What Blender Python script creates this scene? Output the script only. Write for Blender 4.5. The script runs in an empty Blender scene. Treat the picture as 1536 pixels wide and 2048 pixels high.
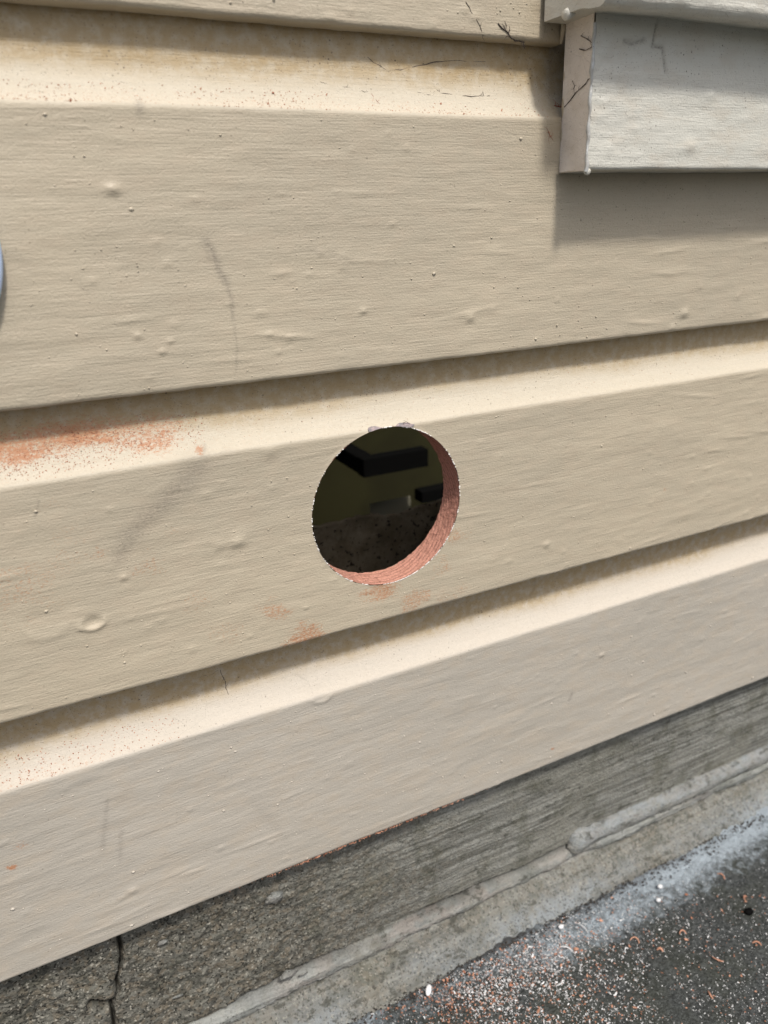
import bpy, math
import numpy as np
from mathutils import Vector, Matrix

# ------------------------------------------------------------------ camera, world, sun
sc = bpy.context.scene
C = sc.collection
CAM = np.array([-0.19832, -0.39524, 0.16626])
RX, RY, RZ = 1.2060175, 0.0286896, -0.4686135
FPX = 1533.39
cd = bpy.data.cameras.new('camera')
cam = bpy.data.objects.new('camera', cd); C.objects.link(cam)
cam.location = CAM; cam.rotation_euler = (RX, RY, RZ)
cd.sensor_fit = 'VERTICAL'; cd.sensor_height = 36.0
cd.lens = FPX / 2048 * 36.0
cd.clip_start = 0.01; cd.clip_end = 300
cd.dof.use_dof = True; cd.dof.focus_distance = 0.455; cd.dof.aperture_fstop = 8.0
sc.camera = cam

SUN_EL, SUN_AZ = math.radians(57.5), math.radians(-3)      # azimuth away from the wall normal
w = bpy.data.worlds.new('World'); sc.world = w; w.use_nodes = True
nt = w.node_tree
sky = nt.nodes.new('ShaderNodeTexSky'); sky.sky_type = 'NISHITA'; sky.sun_disc = False
sky.sun_elevation = SUN_EL; sky.sun_rotation = math.pi - SUN_AZ
sky.air_density = 1.0; sky.dust_density = 4.0; sky.ozone_density = 1.0
hs = nt.nodes.new('ShaderNodeHueSaturation'); hs.inputs['Saturation'].default_value = 0.50      # thin white overcast
nt.links.new(sky.outputs[0], hs.inputs['Color']); nt.links.new(hs.outputs[0], nt.nodes['Background'].inputs[0])
nt.nodes['Background'].inputs[1].default_value = 0.088
sl = bpy.data.lights.new('sun', 'SUN'); sun = bpy.data.objects.new('sun', sl); C.objects.link(sun)
sl.energy = 2.1; sl.angle = math.radians(6); sl.color = (1.0, 0.95, 0.87)
sd = Vector((math.sin(SUN_AZ) * math.cos(SUN_EL), -math.cos(SUN_AZ) * math.cos(SUN_EL), math.sin(SUN_EL)))
sun.rotation_euler = sd.to_track_quat('Z', 'Y').to_euler()
sun.location = sd * 5
sc.view_settings.view_transform = 'Standard'; sc.view_settings.look = 'None'
sc.view_settings.exposure = 0.64; sc.view_settings.gamma = 1.0
sc.view_settings.use_curve_mapping = False
sc.render.film_transparent = False

# ------------------------------------------------------------------ small maths
def _rot(rx, ry, rz):
    cx, sx, cy, sy, cz, sz = math.cos(rx), math.sin(rx), math.cos(ry), math.sin(ry), math.cos(rz), math.sin(rz)
    X = np.array([[1, 0, 0], [0, cx, -sx], [0, sx, cx]]); Y = np.array([[cy, 0, sy], [0, 1, 0], [-sy, 0, cy]])
    Z = np.array([[cz, -sz, 0], [sz, cz, 0], [0, 0, 1]])
    return Z @ Y @ X
RM = _rot(RX, RY, RZ)
def at(u, v, y=None, z=None):
    """surveyed point: where the sight line of photo pixel (u, v) meets the plane y or z"""
    d = RM @ np.array([(u - 768) / FPX, -(v - 1024) / FPX, -1.0])
    t = (y - CAM[1]) / d[1] if y is not None else (z - CAM[2]) / d[2]
    return CAM + t * d

rng = np.random.default_rng(7)
def vnoise(x, z, seed=0):
    """smooth value noise, -1..1, lattice 1"""
    xi = np.floor(x).astype(np.int64); zi = np.floor(z).astype(np.int64)
    fx = x - xi; fz = z - zi
    fx = fx * fx * (3 - 2 * fx); fz = fz * fz * (3 - 2 * fz)
    def h(a, b):
        n = (a * 374761393 + b * 668265263 + seed * 982451653) & 0xffffffff
        n = ((n ^ (n >> 13)) * 1274126177) & 0xffffffff
        return ((n ^ (n >> 16)) & 0xffff) / 32767.5 - 1
    return (h(xi, zi) * (1 - fx) + h(xi + 1, zi) * fx) * (1 - fz) + (h(xi, zi + 1) * (1 - fx) + h(xi + 1, zi + 1) * fx) * fz
def fbm(x, z, seed=0, oct=4, g=.5):
    s = 0; a = 1; t = 0
    for k in range(oct):
        s = s + a * vnoise(x * 2 ** k + 13.7 * k, z * 2 ** k - 7.3 * k, seed + k); t += a; a *= g
    return s / t
def sstep(a, b, x):
    t = np.clip((x - a) / (b - a), 0, 1); return t * t * (3 - 2 * t)
def polydist(X, Z, pts):
    """distance to a polyline and the parameter 0..1 along it"""
    best = np.full(X.shape, 9.0); par = np.zeros(X.shape); n = len(pts) - 1
    for i in range(n):
        ax, az = pts[i]; bx, bz = pts[i + 1]
        dx, dz = bx - ax, bz - az; L = dx * dx + dz * dz + 1e-12
        t = np.clip(((X - ax) * dx + (Z - az) * dz) / L, 0, 1)
        d = np.hypot(X - ax - t * dx, Z - az - t * dz)
        m = d < best; best[m] = d[m]; par[m] = (i + t[m]) / n
    return best, par

# ------------------------------------------------------------------ mesh helpers
def mesh_from(name, co, faces, smooth=True):
    """co (n,3); faces = list of index arrays each (m,3) or (m,4)"""
    me = bpy.data.meshes.new(name)
    if isinstance(faces, np.ndarray): faces = [faces]
    me.vertices.add(len(co)); me.vertices.foreach_set('co', np.ascontiguousarray(co, dtype=np.float32).ravel())
    li = np.concatenate([f.ravel() for f in faces]).astype(np.int32)
    cnt = np.concatenate([np.full(len(f), f.shape[1]) for f in faces]).astype(np.int32)
    me.loops.add(len(li)); me.loops.foreach_set('vertex_index', li)
    me.polygons.add(len(cnt))
    me.polygons.foreach_set('loop_start', np.concatenate([[0], np.cumsum(cnt)[:-1]]).astype(np.int32))
    me.polygons.foreach_set('loop_total', cnt)
    me.polygons.foreach_set('use_smooth', np.full(len(cnt), smooth))
    me.update(calc_edges=True); me.validate()
    return me
def attr(me, name, vals):
    a = me.attributes.new(name, 'FLOAT', 'POINT')
    a.data.foreach_set('value', np.ascontiguousarray(vals, dtype=np.float32).ravel())
def obj(name, me, mat, parent=None, kind=None):
    o = bpy.data.objects.new(name, me); C.objects.link(o)
    if mat: me.materials.append(mat)
    if parent is not None:
        o.parent = parent
        top = parent
        m = Matrix.Translation(parent.location) if parent.parent is None else Matrix.Identity(4)
        o.matrix_parent_inverse = m.inverted() if parent.parent is None else Matrix.Identity(4)
    if kind: o['kind'] = kind
    return o
def thing(name, label, cat, loc, group=None):
    o = bpy.data.objects.new(name, None); C.objects.link(o); o.location = loc; o.empty_display_size = .02
    o['label'] = label; o['category'] = cat
    if group: o['group'] = group
    return o
def tag(o, label, cat, group=None):
    o['label'] = label; o['category'] = cat
    if group: o['group'] = group
    return o
def quads(nr, nc, wrap=False):
    r = np.arange(nr - 1)[:, None]; c = np.arange(nc if wrap else nc - 1)[None, :]; c2 = (c + 1) % nc
    return np.stack([r * nc + c, r * nc + c2, (r + 1) * nc + c2, (r + 1) * nc + c], -1).reshape(-1, 4)
class Bag:
    """collects small pieces into one mesh"""
    def __init__(s): s.v = []; s.f = []; s.n = 0; s.a = []
    def add(s, v, f, a=None):
        v = np.asarray(v, float); s.v.append(v); s.f.append(np.asarray(f) + s.n); s.n += len(v)
        s.a.append(np.full(len(v), 0. if a is None else a))
    def mesh(s, name, smooth=True, att=None):
        fs = {}
        for f in s.f: fs.setdefault(f.shape[1], []).append(f)
        me = mesh_from(name, np.concatenate(s.v), [np.concatenate(k) for k in fs.values()], smooth)
        if att: attr(me, att, np.concatenate(s.a))
        return me
def tube(pts, rad, n=6):
    pts = np.asarray(pts, float); k = len(pts); rad = np.broadcast_to(rad, (k,))
    t = np.gradient(pts, axis=0); t /= np.linalg.norm(t, axis=1)[:, None] + 1e-12
    up = np.array([.13, .97, .21]); a = np.cross(t, up); a /= np.linalg.norm(a, axis=1)[:, None] + 1e-12; b = np.cross(t, a)
    th = np.linspace(0, 2 * np.pi, n, endpoint=False)
    v = pts[:, None] + rad[:, None, None] * (np.cos(th)[None, :, None] * a[:, None] + np.sin(th)[None, :, None] * b[:, None])
    return v.reshape(-1, 3), quads(k, n, True)
_t = (1 + 5 ** .5) / 2
ICO = np.array([(-1, _t, 0), (1, _t, 0), (-1, -_t, 0), (1, -_t, 0), (0, -1, _t), (0, 1, _t), (0, -1, -_t), (0, 1, -_t), (_t, 0, -1), (_t, 0, 1), (-_t, 0, -1), (-_t, 0, 1)]) / np.hypot(1, _t)
ICOF = np.array([(0, 11, 5), (0, 5, 1), (0, 1, 7), (0, 7, 10), (0, 10, 11), (1, 5, 9), (5, 11, 4), (11, 10, 2), (10, 7, 6), (7, 1, 8), (3, 9, 4), (3, 4, 2), (3, 2, 6), (3, 6, 8), (3, 8, 9), (4, 9, 5), (2, 4, 11), (6, 2, 10), (8, 6, 7), (9, 8, 1)])
def lump(c, r, jit=.25):
    """r scalar or 3; an uneven pebble"""
    q = ICO * (1 + rng.uniform(-jit, jit, 12)[:, None])
    return q * np.asarray(r) + c, ICOF
def lump2(c, r, jit=.12, rotz=0):
    """finer pebble, 42 vertices"""
    v = [tuple(p) for p in ICO]; f = []; mid = {}
    def m(a, b):
        k = (min(a, b), max(a, b))
        if k not in mid:
            q = np.array(v[a]) + np.array(v[b]); v.append(tuple(q / np.linalg.norm(q))); mid[k] = len(v) - 1
        return mid[k]
    for a, b, c_ in ICOF:
        x, y, z = m(a, b), m(b, c_), m(c_, a); f += [(a, x, z), (b, y, x), (c_, z, y), (x, y, z)]
    v = np.array(v) * (1 + rng.uniform(-jit, jit, len(v))[:, None]) * np.asarray(r)
    cz, sz = math.cos(rotz), math.sin(rotz)
    v = v @ np.array([[cz, sz, 0], [-sz, cz, 0], [0, 0, 1]])
    return v + c, np.array(f)

# ------------------------------------------------------------------ material helpers
class Mat:
    def __init__(s, name, rough=.5, spec=.5):
        s.m = bpy.data.materials.new(name); s.m.use_nodes = True; s.t = s.m.node_tree
        s.b = s.t.nodes['Principled BSDF']; s.b.inputs['Roughness'].default_value = rough
        s.b.inputs['Specular IOR Level'].default_value = spec
        s.co = s.t.nodes.new('ShaderNodeTexCoord').outputs['Object']
    def lk(s, a, b): s.t.links.new(a, b)
    def noise(s, sc=(1, 1, 1), scale=1., detail=4, rough=.55, dist=0, loc=(0, 0, 0), rot=(0, 0, 0)):
        mp = s.t.nodes.new('ShaderNodeMapping'); mp.inputs['Scale'].default_value = sc; mp.inputs['Location'].default_value = loc
        mp.inputs['Rotation'].default_value = rot
        s.lk(s.co, mp.inputs[0])
        n = s.t.nodes.new('ShaderNodeTexNoise'); n.inputs['Scale'].default_value = scale; n.inputs['Detail'].default_value = detail
        n.inputs['Roughness'].default_value = rough; n.inputs['Distortion'].default_value = dist
        s.lk(mp.outputs[0], n.inputs['Vector']); return n.outputs['Fac']
    def voro(s, scale, feature='F1', sc=(1, 1, 1), out='Distance', rnd=1.0):
        mp = s.t.nodes.new('ShaderNodeMapping'); mp.inputs['Scale'].default_value = sc; s.lk(s.co, mp.inputs[0])
        n = s.t.nodes.new('ShaderNodeTexVoronoi'); n.feature = feature; n.inputs['Scale'].default_value = scale
        n.inputs['Randomness'].default_value = rnd
        s.lk(mp.outputs[0], n.inputs['Vector']); return n.outputs[out]
    def ramp(s, x, a, b, lo=0., hi=1.):
        n = s.t.nodes.new('ShaderNodeMapRange'); n.interpolation_type = 'SMOOTHSTEP'
        for i, v in zip((1, 2, 3, 4), (a, b, lo, hi)): n.inputs[i].default_value = v
        s.lk(x, n.inputs[0]); return n.outputs[0]
    def math(s, op, a, b=None):
        n = s.t.nodes.new('ShaderNodeMath'); n.operation = op
        for i, v in enumerate((a, b)):
            if v is None: continue
            if isinstance(v, (int, float)): n.inputs[i].default_value = v
            else: s.lk(v, n.inputs[i])
        return n.outputs[0]
    def at(s, name):
        n = s.t.nodes.new('ShaderNodeAttribute'); n.attribute_name = name; return n.outputs['Fac']
    def mix(s, f, a, b):
        n = s.t.nodes.new('ShaderNodeMix'); n.data_type = 'RGBA'
        for i, v in ((0, f), (6, a), (7, b)):
            if isinstance(v, (int, float)): n.inputs[i].default_value = v
            elif isinstance(v, tuple): n.inputs[i].default_value = (*v, 1)
            else: s.lk(v, n.inputs[i])
        return n.outputs[2]
    def col(s, c):
        if isinstance(c, tuple): s.b.inputs['Base Color'].default_value = (*c, 1)
        else: s.lk(c, s.b.inputs['Base Color'])
        return s
    def bump(s, layers):
        """layers: (height socket, amplitude in metres)"""
        prev = None
        for h, amp in layers:
            n = s.t.nodes.new('ShaderNodeBump'); n.inputs['Strength'].default_value = 1.0; n.inputs['Distance'].default_value = amp
            s.lk(h, n.inputs['Height'])
            if prev is not None: s.lk(prev, n.inputs['Normal'])
            prev = n.outputs[0]
        s.lk(prev, s.b.inputs['Normal']); return s

def paint(name, base, alt, dusty):
    """brushed exterior paint with specks, dirt, painted shade and sawdust that follow the board's own masks"""
    M = Mat(name, .42, .45)
    big = M.noise((3, 3, 5), 1.6, 3)
    c = M.mix(M.ramp(big, .35, .65), base, alt)
    blot = M.noise((60, 60, 110), 1, 4, .6)
    c = M.mix(M.math('MULTIPLY', M.ramp(blot, .42, .68), .26), c, (.47, .385, .29))
    streak = M.noise((14, 200, 420), 1, 4, .6, .3)
    c = M.mix(M.math('MULTIPLY', M.ramp(streak, .40, .70), .07), c, tuple(k * .66 for k in base))
    # dust lying in the coves
    cv = M.at('cove')
    fine = M.noise((420, 420, 420), 1, 3, .7)
    c = M.mix(M.math('MULTIPLY', cv, M.ramp(fine, .2, .75, .55, 1.)), c, dusty)
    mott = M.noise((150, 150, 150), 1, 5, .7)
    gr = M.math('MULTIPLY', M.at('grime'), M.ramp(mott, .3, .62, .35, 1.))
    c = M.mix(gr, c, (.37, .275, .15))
    # red cedar dust
    rd = M.math('ADD', M.at('red'), M.math('MULTIPLY', M.math('SUBTRACT', M.noise((520, 520, 900), 1, 5, .8), .5), 2.7))
    c = M.mix(M.math('MULTIPLY', M.ramp(rd, .40, .95, 0, .9), M.ramp(M.at('red'), .02, .3)), c, (.42, .195, .100))
    # scuffs, pencil and the painted shade in the box corner
    sc_ = M.math('MULTIPLY', M.at('scuff'), M.ramp(M.noise((500, 500, 900), 1, 3, .7), .3, .65, .25, 1.))
    c = M.mix(sc_, c, (.14, .12, .105))
    # tiny dark specks, a few on the faces, many in the coves
    sp = M.voro(330)
    gate = M.noise((60, 60, 60), 1, 3, .6)
    s1 = M.math('MULTIPLY', M.ramp(sp, .07, .20, 1, 0), M.ramp(gate, .50, .66))
    s1 = M.math('MULTIPLY', s1, M.math('ADD', .42, M.math('MULTIPLY', M.at('specks'), .6)))
    c = M.mix(s1, c, (.07, .05, .035))
    sp2 = M.voro(900); s2 = M.math('MULTIPLY', M.ramp(sp2, .1, .3, 1, 0), M.math('MULTIPLY', M.ramp(fine, .46, .60), M.math('ADD', .12, M.math('MULTIPLY', M.at('specks'), .75))))
    c = M.mix(s2, c, (.09, .06, .04))
    # hairline cracks
    ck = M.math('MULTIPLY', M.at('crack'), M.ramp(M.voro(45, 'DISTANCE_TO_EDGE', (1.6, 1, 1)), .0, .010, 1, 0))
    ck = M.math('MULTIPLY', ck, M.ramp(M.noise((28, 28, 28), 1, 3), .46, .56))
    c = M.mix(M.math('MULTIPLY', ck, .3), c, (.05, .04, .03))
    M.col(c)
    g1 = M.noise((20, 200, 380), 1, 5, .6, .5)          # brush strokes
    g2 = M.noise((40, 60, 130), 1, 4, .6)
    g3 = M.noise((700, 700, 900), 1, 2, .6)
    g4 = M.noise((45, 300, 1000), 1, 3, .6, .5)
    M.bump([(g2, .0004), (g1, .00019), (g4, .00022), (g3, .00024)])
    rr = M.ramp(M.noise((30, 80, 160), 1, 4), .3, .7, .36, .55)
    M.lk(M.math('ADD', rr, M.math('MULTIPLY', cv, .3)), M.b.inputs['Roughness'])
    return M.m

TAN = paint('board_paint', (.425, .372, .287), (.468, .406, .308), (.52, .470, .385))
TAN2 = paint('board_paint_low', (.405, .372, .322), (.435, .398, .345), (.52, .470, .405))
GREY = paint('box_paint', (.56, .55, .495), (.60, .585, .53), (.56, .55, .505))
PINKISH = paint('trim_paint', (.78, .715, .65), (.75, .68, .62), (.78, .715, .65))

M = Mat('caulk', .35); M.col(M.mix(M.ramp(M.noise((200,) * 3), .4, .6), (.52, .53, .53), (.40, .39, .37))); M.bump([(M.noise((180,) * 3), .0006)]); CAULK = M.m
M = Mat('primer', .8, .2); M.col((.80, .77, .73)); PRIMER = M.m
M = Mat('bare_patch', .7, .2); M.col(M.mix(M.ramp(M.noise((300,) * 3), .4, .6), (.36, .29, .29), (.22, .20, .21))); BARE = M.m

# freshly sawn cedar: growth rings cut by the saw
M = Mat('cut_cedar', .75, .2)
def rings(scale, tilt, seed):
    mp = M.t.nodes.new('ShaderNodeMapping'); mp.inputs['Rotation'].default_value = (tilt, 0, 0); mp.inputs['Location'].default_value = (seed, 0, 0)
    M.lk(M.co, mp.inputs[0])
    wv = M.t.nodes.new('ShaderNodeTexWave'); wv.wave_type = 'BANDS'; wv.bands_direction = 'Y'; wv.wave_profile = 'SAW'
    wv.inputs['Scale'].default_value = scale; wv.inputs['Distortion'].default_value = 3.4; wv.inputs['Detail'].default_value = 2; wv.inputs['Detail Scale'].default_value = 30
    M.lk(mp.outputs[0], wv.inputs[0]); return wv.outputs['Fac']
r1 = rings(105, .42, 0)
c = M.mix(M.math('MULTIPLY', M.ramp(r1, .50, .97), M.ramp(M.noise((60, 500, 500), 1, 4), .35, .65, .15, .85)), (.70, .355, .27), (.14, .05, .035))
c = M.mix(M.math('MULTIPLY', M.ramp(M.noise((90, 300, 300), 1, 4), .4, .7), .5), c, (.62, .31, .22))
c = M.mix(M.math('MULTIPLY', M.ramp(M.noise((900, 200, 900), 1, 3, .7), .5, .68), .4), c, (.12, .04, .025))
M.col(c); M.bump([(M.math('SUBTRACT', 1.0, r1), .0004), (M.noise((600, 200, 600), 1, 3), .0005)])
CEDAR = M.m
M = Mat('cedar_dust', .85, .15); M.col(M.mix(M.at('tone'), (.27, .105, .060), (.52, .29, .20))); REDBIT = M.m
M = Mat('paint_curl', .6, .3); M.col(M.mix(M.at('tone'), (.38, .38, .38), (.74, .74, .75))); WHITEBIT = M.m
M = Mat('dark_tendril', .8, .2); M.col((.085, .07, .06)); TENDRIL = M.m
M = Mat('red_tendril', .8, .2); M.col((.25, .06, .035)); REDTEN = M.m
M = Mat('web_silk', .5, .3); M.col((.42, .38, .33)); SILK = M.m

# concrete
M = Mat('old_concrete', .85, .25)
grain = M.noise((10, 60, 500), 1, 5, .6, .25)
smooth_ = M.math('SUBTRACT', 1.0, M.at('rough'))
c = M.mix(M.ramp(grain, .36, .62), (.118, .118, .106), (.34, .342, .315))
c = M.mix(M.math('MULTIPLY', M.at('rough'), .85), c, (.165, .158, .135))
c = M.mix(M.math('MULTIPLY', M.ramp(M.noise((18, 18, 26), 1, 4), .45, .62), .55), c, (.24, .235, .20))
c = M.mix(M.math('MULTIPLY', M.ramp(M.noise((40, 40, 26), 1, 5, .65, 0, (3, 1, 2)), .48, .66), .5), c, (.065, .066, .040))
agg = M.voro(260, out='Color'); sep = M.t.nodes.new('ShaderNodeSeparateColor'); M.lk(agg, sep.inputs[0])
c = M.mix(M.math('MULTIPLY', M.at('rough'), M.ramp(sep.outputs[0], .35, .9, 0, .75)), c, (.20, .165, .12))
c = M.mix(M.math('MULTIPLY', M.at('rough'), M.ramp(sep.outputs[1], .6, .95, 0, .7)), c, (.055, .055, .05))
c = M.mix(M.math('MULTIPLY', M.at('pale'), M.ramp(M.noise((120,) * 3, 1, 5, .7), .3, .6, .3, 1.)), c, (.27, .295, .31))
c = M.mix(M.math('MULTIPLY', M.at('pink'), M.ramp(M.noise((70, 70, 200), 1, 4), .35, .6, 0, .6)), c, (.30, .255, .225))
c = M.mix(M.math('MULTIPLY', M.at('rough'), .30), c, (.085, .080, .068))
spk = M.voro(850, out='Color'); sp3 = M.t.nodes.new('ShaderNodeSeparateColor'); M.lk(spk, sp3.inputs[0])
c = M.mix(M.math('MULTIPLY', M.math('ADD', .15, M.at('rough')), M.ramp(sp3.outputs[0], .88, .98, 0, .7)), c, (.38, .36, .31))
c = M.mix(M.math('MULTIPLY', M.math('ADD', .25, M.at('rough')), M.ramp(sp3.outputs[1], .80, .95, 0, .8)), c, (.025, .024, .02))
c = M.mix(M.math('MULTIPLY', M.ramp(M.noise((55, 55, 160), 1, 6, .75), .54, .64), .75), c, (.055, .055, .045))
c = M.mix(M.math('MULTIPLY', M.ramp(M.voro(240), .07, .2, 1, 0), M.ramp(M.noise((40,) * 3), .52, .62)), c, (.02, .02, .016))
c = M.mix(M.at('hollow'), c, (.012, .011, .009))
M.col(c)
M.bump([(M.math('MULTIPLY', grain, smooth_), .0013), (M.voro(500), .0008), (M.noise((1300,) * 3, 1, 3, .7), .0007)])
CONC = M.m

# asphalt
M = Mat('asphalt', .78, .35)
sp = M.voro(700, out='Color'); sep = M.t.nodes.new('ShaderNodeSeparateColor'); M.lk(sp, sep.inputs[0])
c = M.mix(M.ramp(sep.outputs[0], .1, 1.), (.026, .029, .029), (.078, .084, .084))
c = M.mix(M.ramp(M.noise((25,) * 3, 1, 5), .4, .65, 0, .5), c, (.040, .044, .030))
ds = M.math('ADD', M.at('dust'), M.math('MULTIPLY', M.math('SUBTRACT', M.noise((170,) * 3, 1, 6, .75), .5), 1.4))
c = M.mix(M.math('MULTIPLY', M.ramp(ds, .22, .85), M.ramp(M.at('dust'), 0, .18)), c, (.33, .38, .425))
c = M.mix(M.at('damp'), c, (.030, .028, .027))
M.col(c)
M.bump([(M.noise((240,) * 3, 1, 5, .7), .0022), (M.voro(800), .0007)])
ASPH = M.m

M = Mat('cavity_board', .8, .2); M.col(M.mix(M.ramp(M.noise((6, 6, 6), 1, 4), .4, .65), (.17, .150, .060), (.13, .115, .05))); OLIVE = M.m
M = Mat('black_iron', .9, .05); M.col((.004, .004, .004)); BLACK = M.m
M = Mat('pale_card', .8, .2); M.col((.34, .32, .24)); CARD = M.m
M = Mat('cavity_mortar', .9, .15)
c = M.mix(M.ramp(M.noise((40,) * 3, 1, 6, .7), .35, .65), (.21, .165, .105), (.37, .305, .215))
c = M.mix(M.ramp(M.noise((260,) * 3, 1, 4), .58, .66), c, (.05, .036, .025)); M.col(c)
M.bump([(M.noise((160,) * 3, 1, 6, .7), .002)]); MORTAR = M.m
M = Mat('blue_plastic', .35); M.col((.52, .64, .84)); BLUE = M.m
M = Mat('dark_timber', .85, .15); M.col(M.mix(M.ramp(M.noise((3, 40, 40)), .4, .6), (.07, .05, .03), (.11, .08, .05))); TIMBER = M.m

# ------------------------------------------------------------------ ground and concrete foundation
GZ = -.410
def grow(a, b, step, far, k=1.35):
    """coordinates fine between a and b, widening out to far on both sides"""
    mid = list(np.arange(a, b + step / 2, step)); s = step; lo, hi = [], []
    x = mid[0]
    while x > -far: s *= k; x -= s; lo.append(x)
    s = step; x = mid[-1]
    while x < far: s *= k; x += s; hi.append(x)
    return np.array(lo[::-1] + mid + hi)
gx = grow(-.12, .50, .0013, 40, 1.5)
gy = np.concatenate([grow(-.19, .01, .0013, 40, 1.5)]); gy = gy[gy < .06]; gy = np.append(gy, 3.0)
X, Y = np.meshgrid(gx, gy)
fade = sstep(1.5, .6, np.hypot(X, Y))
wallside = sstep(-.035, .002, Y)
Z = GZ + fade * (.0012 * fbm(X * 260, Y * 260, 3, 3) + .0022 * fbm(X * 45, Y * 45, 9, 3) + .0030 * fbm(X * 9, Y * 9, 21, 2))
Z += fade * .0015 * np.maximum(0, vnoise(X * 170, Y * 170, 44)) ** 2
n1 = fbm(X * 22, Y * 22, 5, 4)
dust = np.clip(sstep(-.055, -.012, Y + .018 * fbm(X * 14, Y * 14, 6, 3)) * (.45 + .40 * sstep(.12, .32, X)) + .20 * n1 * wallside, 0, 1)
dust = np.maximum(dust, .85 * np.exp(-(((X - .36) / .07) ** 2 + ((Y + .022) / .016) ** 2)) + .55 * np.exp(-(((X - .23) / .05) ** 2 + ((Y + .020) / .013) ** 2)))
dust = np.maximum(dust, (.55 + .25 * n1) * np.exp(-((Y + .030) / .026) ** 2) * sstep(.02, .14, X))
dust *= sstep(-.12, -.05, Y + .02 * n1)
dust = np.maximum(dust, .16 * sstep(-.12, -.02, Y) * sstep(-.1, .1, n1))
damp = np.clip(sstep(-.018, -.004, Y + .006 * fbm(X * 40, Y * 40, 8, 3)) * (1 - .9 * sstep(.27, .33, X)) * .9, 0, 1)
me = mesh_from('ground', np.stack([X, Y, Z], -1).reshape(-1, 3), quads(*X.shape))
attr(me, 'dust', dust); attr(me, 'damp', damp)
o = obj('ground', me, ASPH, kind='structure')

found = thing('foundation_wall', 'weathered grey concrete foundation under the boards, cracked at its lower left', 'foundation', (.05, .02, GZ))
fx = grow(-.34, .56, .0013, 2.2, 1.5)
# profile points (y, z) down the face, over the mortar lip, down the skirt to the ground
FY = .024
prof = [(.075, -.215), (.031, -.215), (.029, -.225)] + [(FY + .0015 * (z + .25) / -.13, z) for z in np.arange(-.2305, -.378, -.0012)]
n0 = len(prof)
lip = [(FY, -.3785), (.0215, -.3788), (.0185, -.3796), (.0168, -.381), (.0162, -.383), (.0160, -.3855), (.0172, -.3872), (.0200, -.3882), (.0206, -.3893)]
prof += lip
for t in np.linspace(0, 1, 26)[1:]:
    prof.append((.0206 - .0288 * t ** .85, -.3893 - .021 * t))
prof += [(-.010, -.4135), (-.0105, -.430)]
prof = np.array(prof); S = np.arange(len(prof))
# (y, z) section of the foundation, top to bottom
X, K = np.meshgrid(fx, S); PY = prof[K, 0]; PZ = prof[K, 1]
infx = sstep(1.4, .9, np.abs(X))
face = (K > 2) & (K < n0)
rough = sstep(.08, -.17, X + .05 * fbm(X * 12, PZ * 30, 2, 3) + .35 * (PZ + .31)) * face
rough = np.clip(rough + .15 * face, 0, 1)
d = .0004 * fbm(X * 18, PZ * 240, 31, 4) + .0022 * fbm(X * 14, PZ * 14, 33, 3) + .0013 * rough * fbm(X * 420, PZ * 420, 35, 2, .7) + .004 * rough * fbm(X * 35, PZ * 35, 37, 3)
# chunky aggregate
cell = vnoise(X * 190, PZ * 190, 71); d += .0016 * rough * np.maximum(0, cell - .3)
# lip wobble: the mortar line is uneven and breaks away to the left
isl = (K >= n0) & (K < n0 + len(lip))
lipw = fbm(X * 16, X * 0 + 3.3, 41, 4)
wob = .0045 * lipw
PZ = PZ + wob * sstep(n0 - 22, n0, K) * np.where(K > n0 + len(lip) + 20, 0, 1) * np.where(isl | (K < n0), 1, np.clip(1 - (K - n0 - len(lip)) / 20., 0, 1))
thin = sstep(-.25, .35, fbm(X * 11, X * 0 + 8.1, 43, 3) + .35)
PYl = np.where(isl, FY - (FY - PY) * (.35 + .65 * thin), PY)
skirt = K >= n0 + len(lip)
d = np.where(skirt, .0016 * fbm(X * 60, PZ * 160, 51, 4) + .0022 * fbm(X * 12, PZ * 30, 53, 3) + .0012 * np.abs(fbm(X * 150, PZ * 200, 54, 3)), d)
d = np.where(isl, .0020 * fbm(X * 130, K * .6, 55, 4, .7), d)
# crack
crk = [(at(u, v, FY)[0], at(u, v, FY)[2]) for u, v in ((236, 1870), (243, 1905), (241, 1935), (232, 1960), (238, 1985), (222, 2003), (226, 2030), (232, 2075))]
dc, _ = polydist(X, PZ, crk); crack = np.exp(-(dc / .0011) ** 2)
hol = [(at(u, v, FY)[0], at(u, v, FY)[2]) for u, v in ((185, 2003), (205, 2007), (222, 2003))]
dh, _ = polydist(X, PZ, hol); hollow = np.exp(-(dh / .0026) ** 2)
notch = [(at(u, v, FY)[0], at(u, v, FY)[2]) for u, v in ((520, 1800), (575, 1790))]
dn, _ = polydist(X, PZ, notch)
D = (d * infx) * np.where(K > 2, 1, 0) - face * (.011 * crack + .010 * hollow)
D += face * .004 * np.exp(-(dn / .009) ** 2)
# step across the crack: left side stands slightly forward
gro = np.exp(-((K - n0 + .5) / 1.3) ** 2) * sstep(-.35, .2, fbm(X * 13, X * 0, 57, 3)); D -= gro * .0060  # groove above the lip; the hollow colour also paints its undercut shade
cx = np.interp(-PZ, [-c_[1] for c_ in crk], [c_[0] for c_ in crk])
D += face * .0022 * sstep(.001, -.001, X - cx) * sstep(-.15, -.03, X - cx)
PYf = PYl - D
me = mesh_from('concrete_face', np.stack([X, PYf, PZ], -1).reshape(-1, 3), quads(*X.shape))
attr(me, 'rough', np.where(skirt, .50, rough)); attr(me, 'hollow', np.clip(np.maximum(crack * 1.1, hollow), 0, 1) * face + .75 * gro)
pale = np.where(skirt, (.15 + .85 * sstep(n0 + len(lip) + 3, n0 + len(lip) + 20, K)) * sstep(-.55, .25, fbm(X * 10, PZ * 30, 61, 3)), .0) + isl * .30
hollow = np.maximum(hollow, 0)
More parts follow.
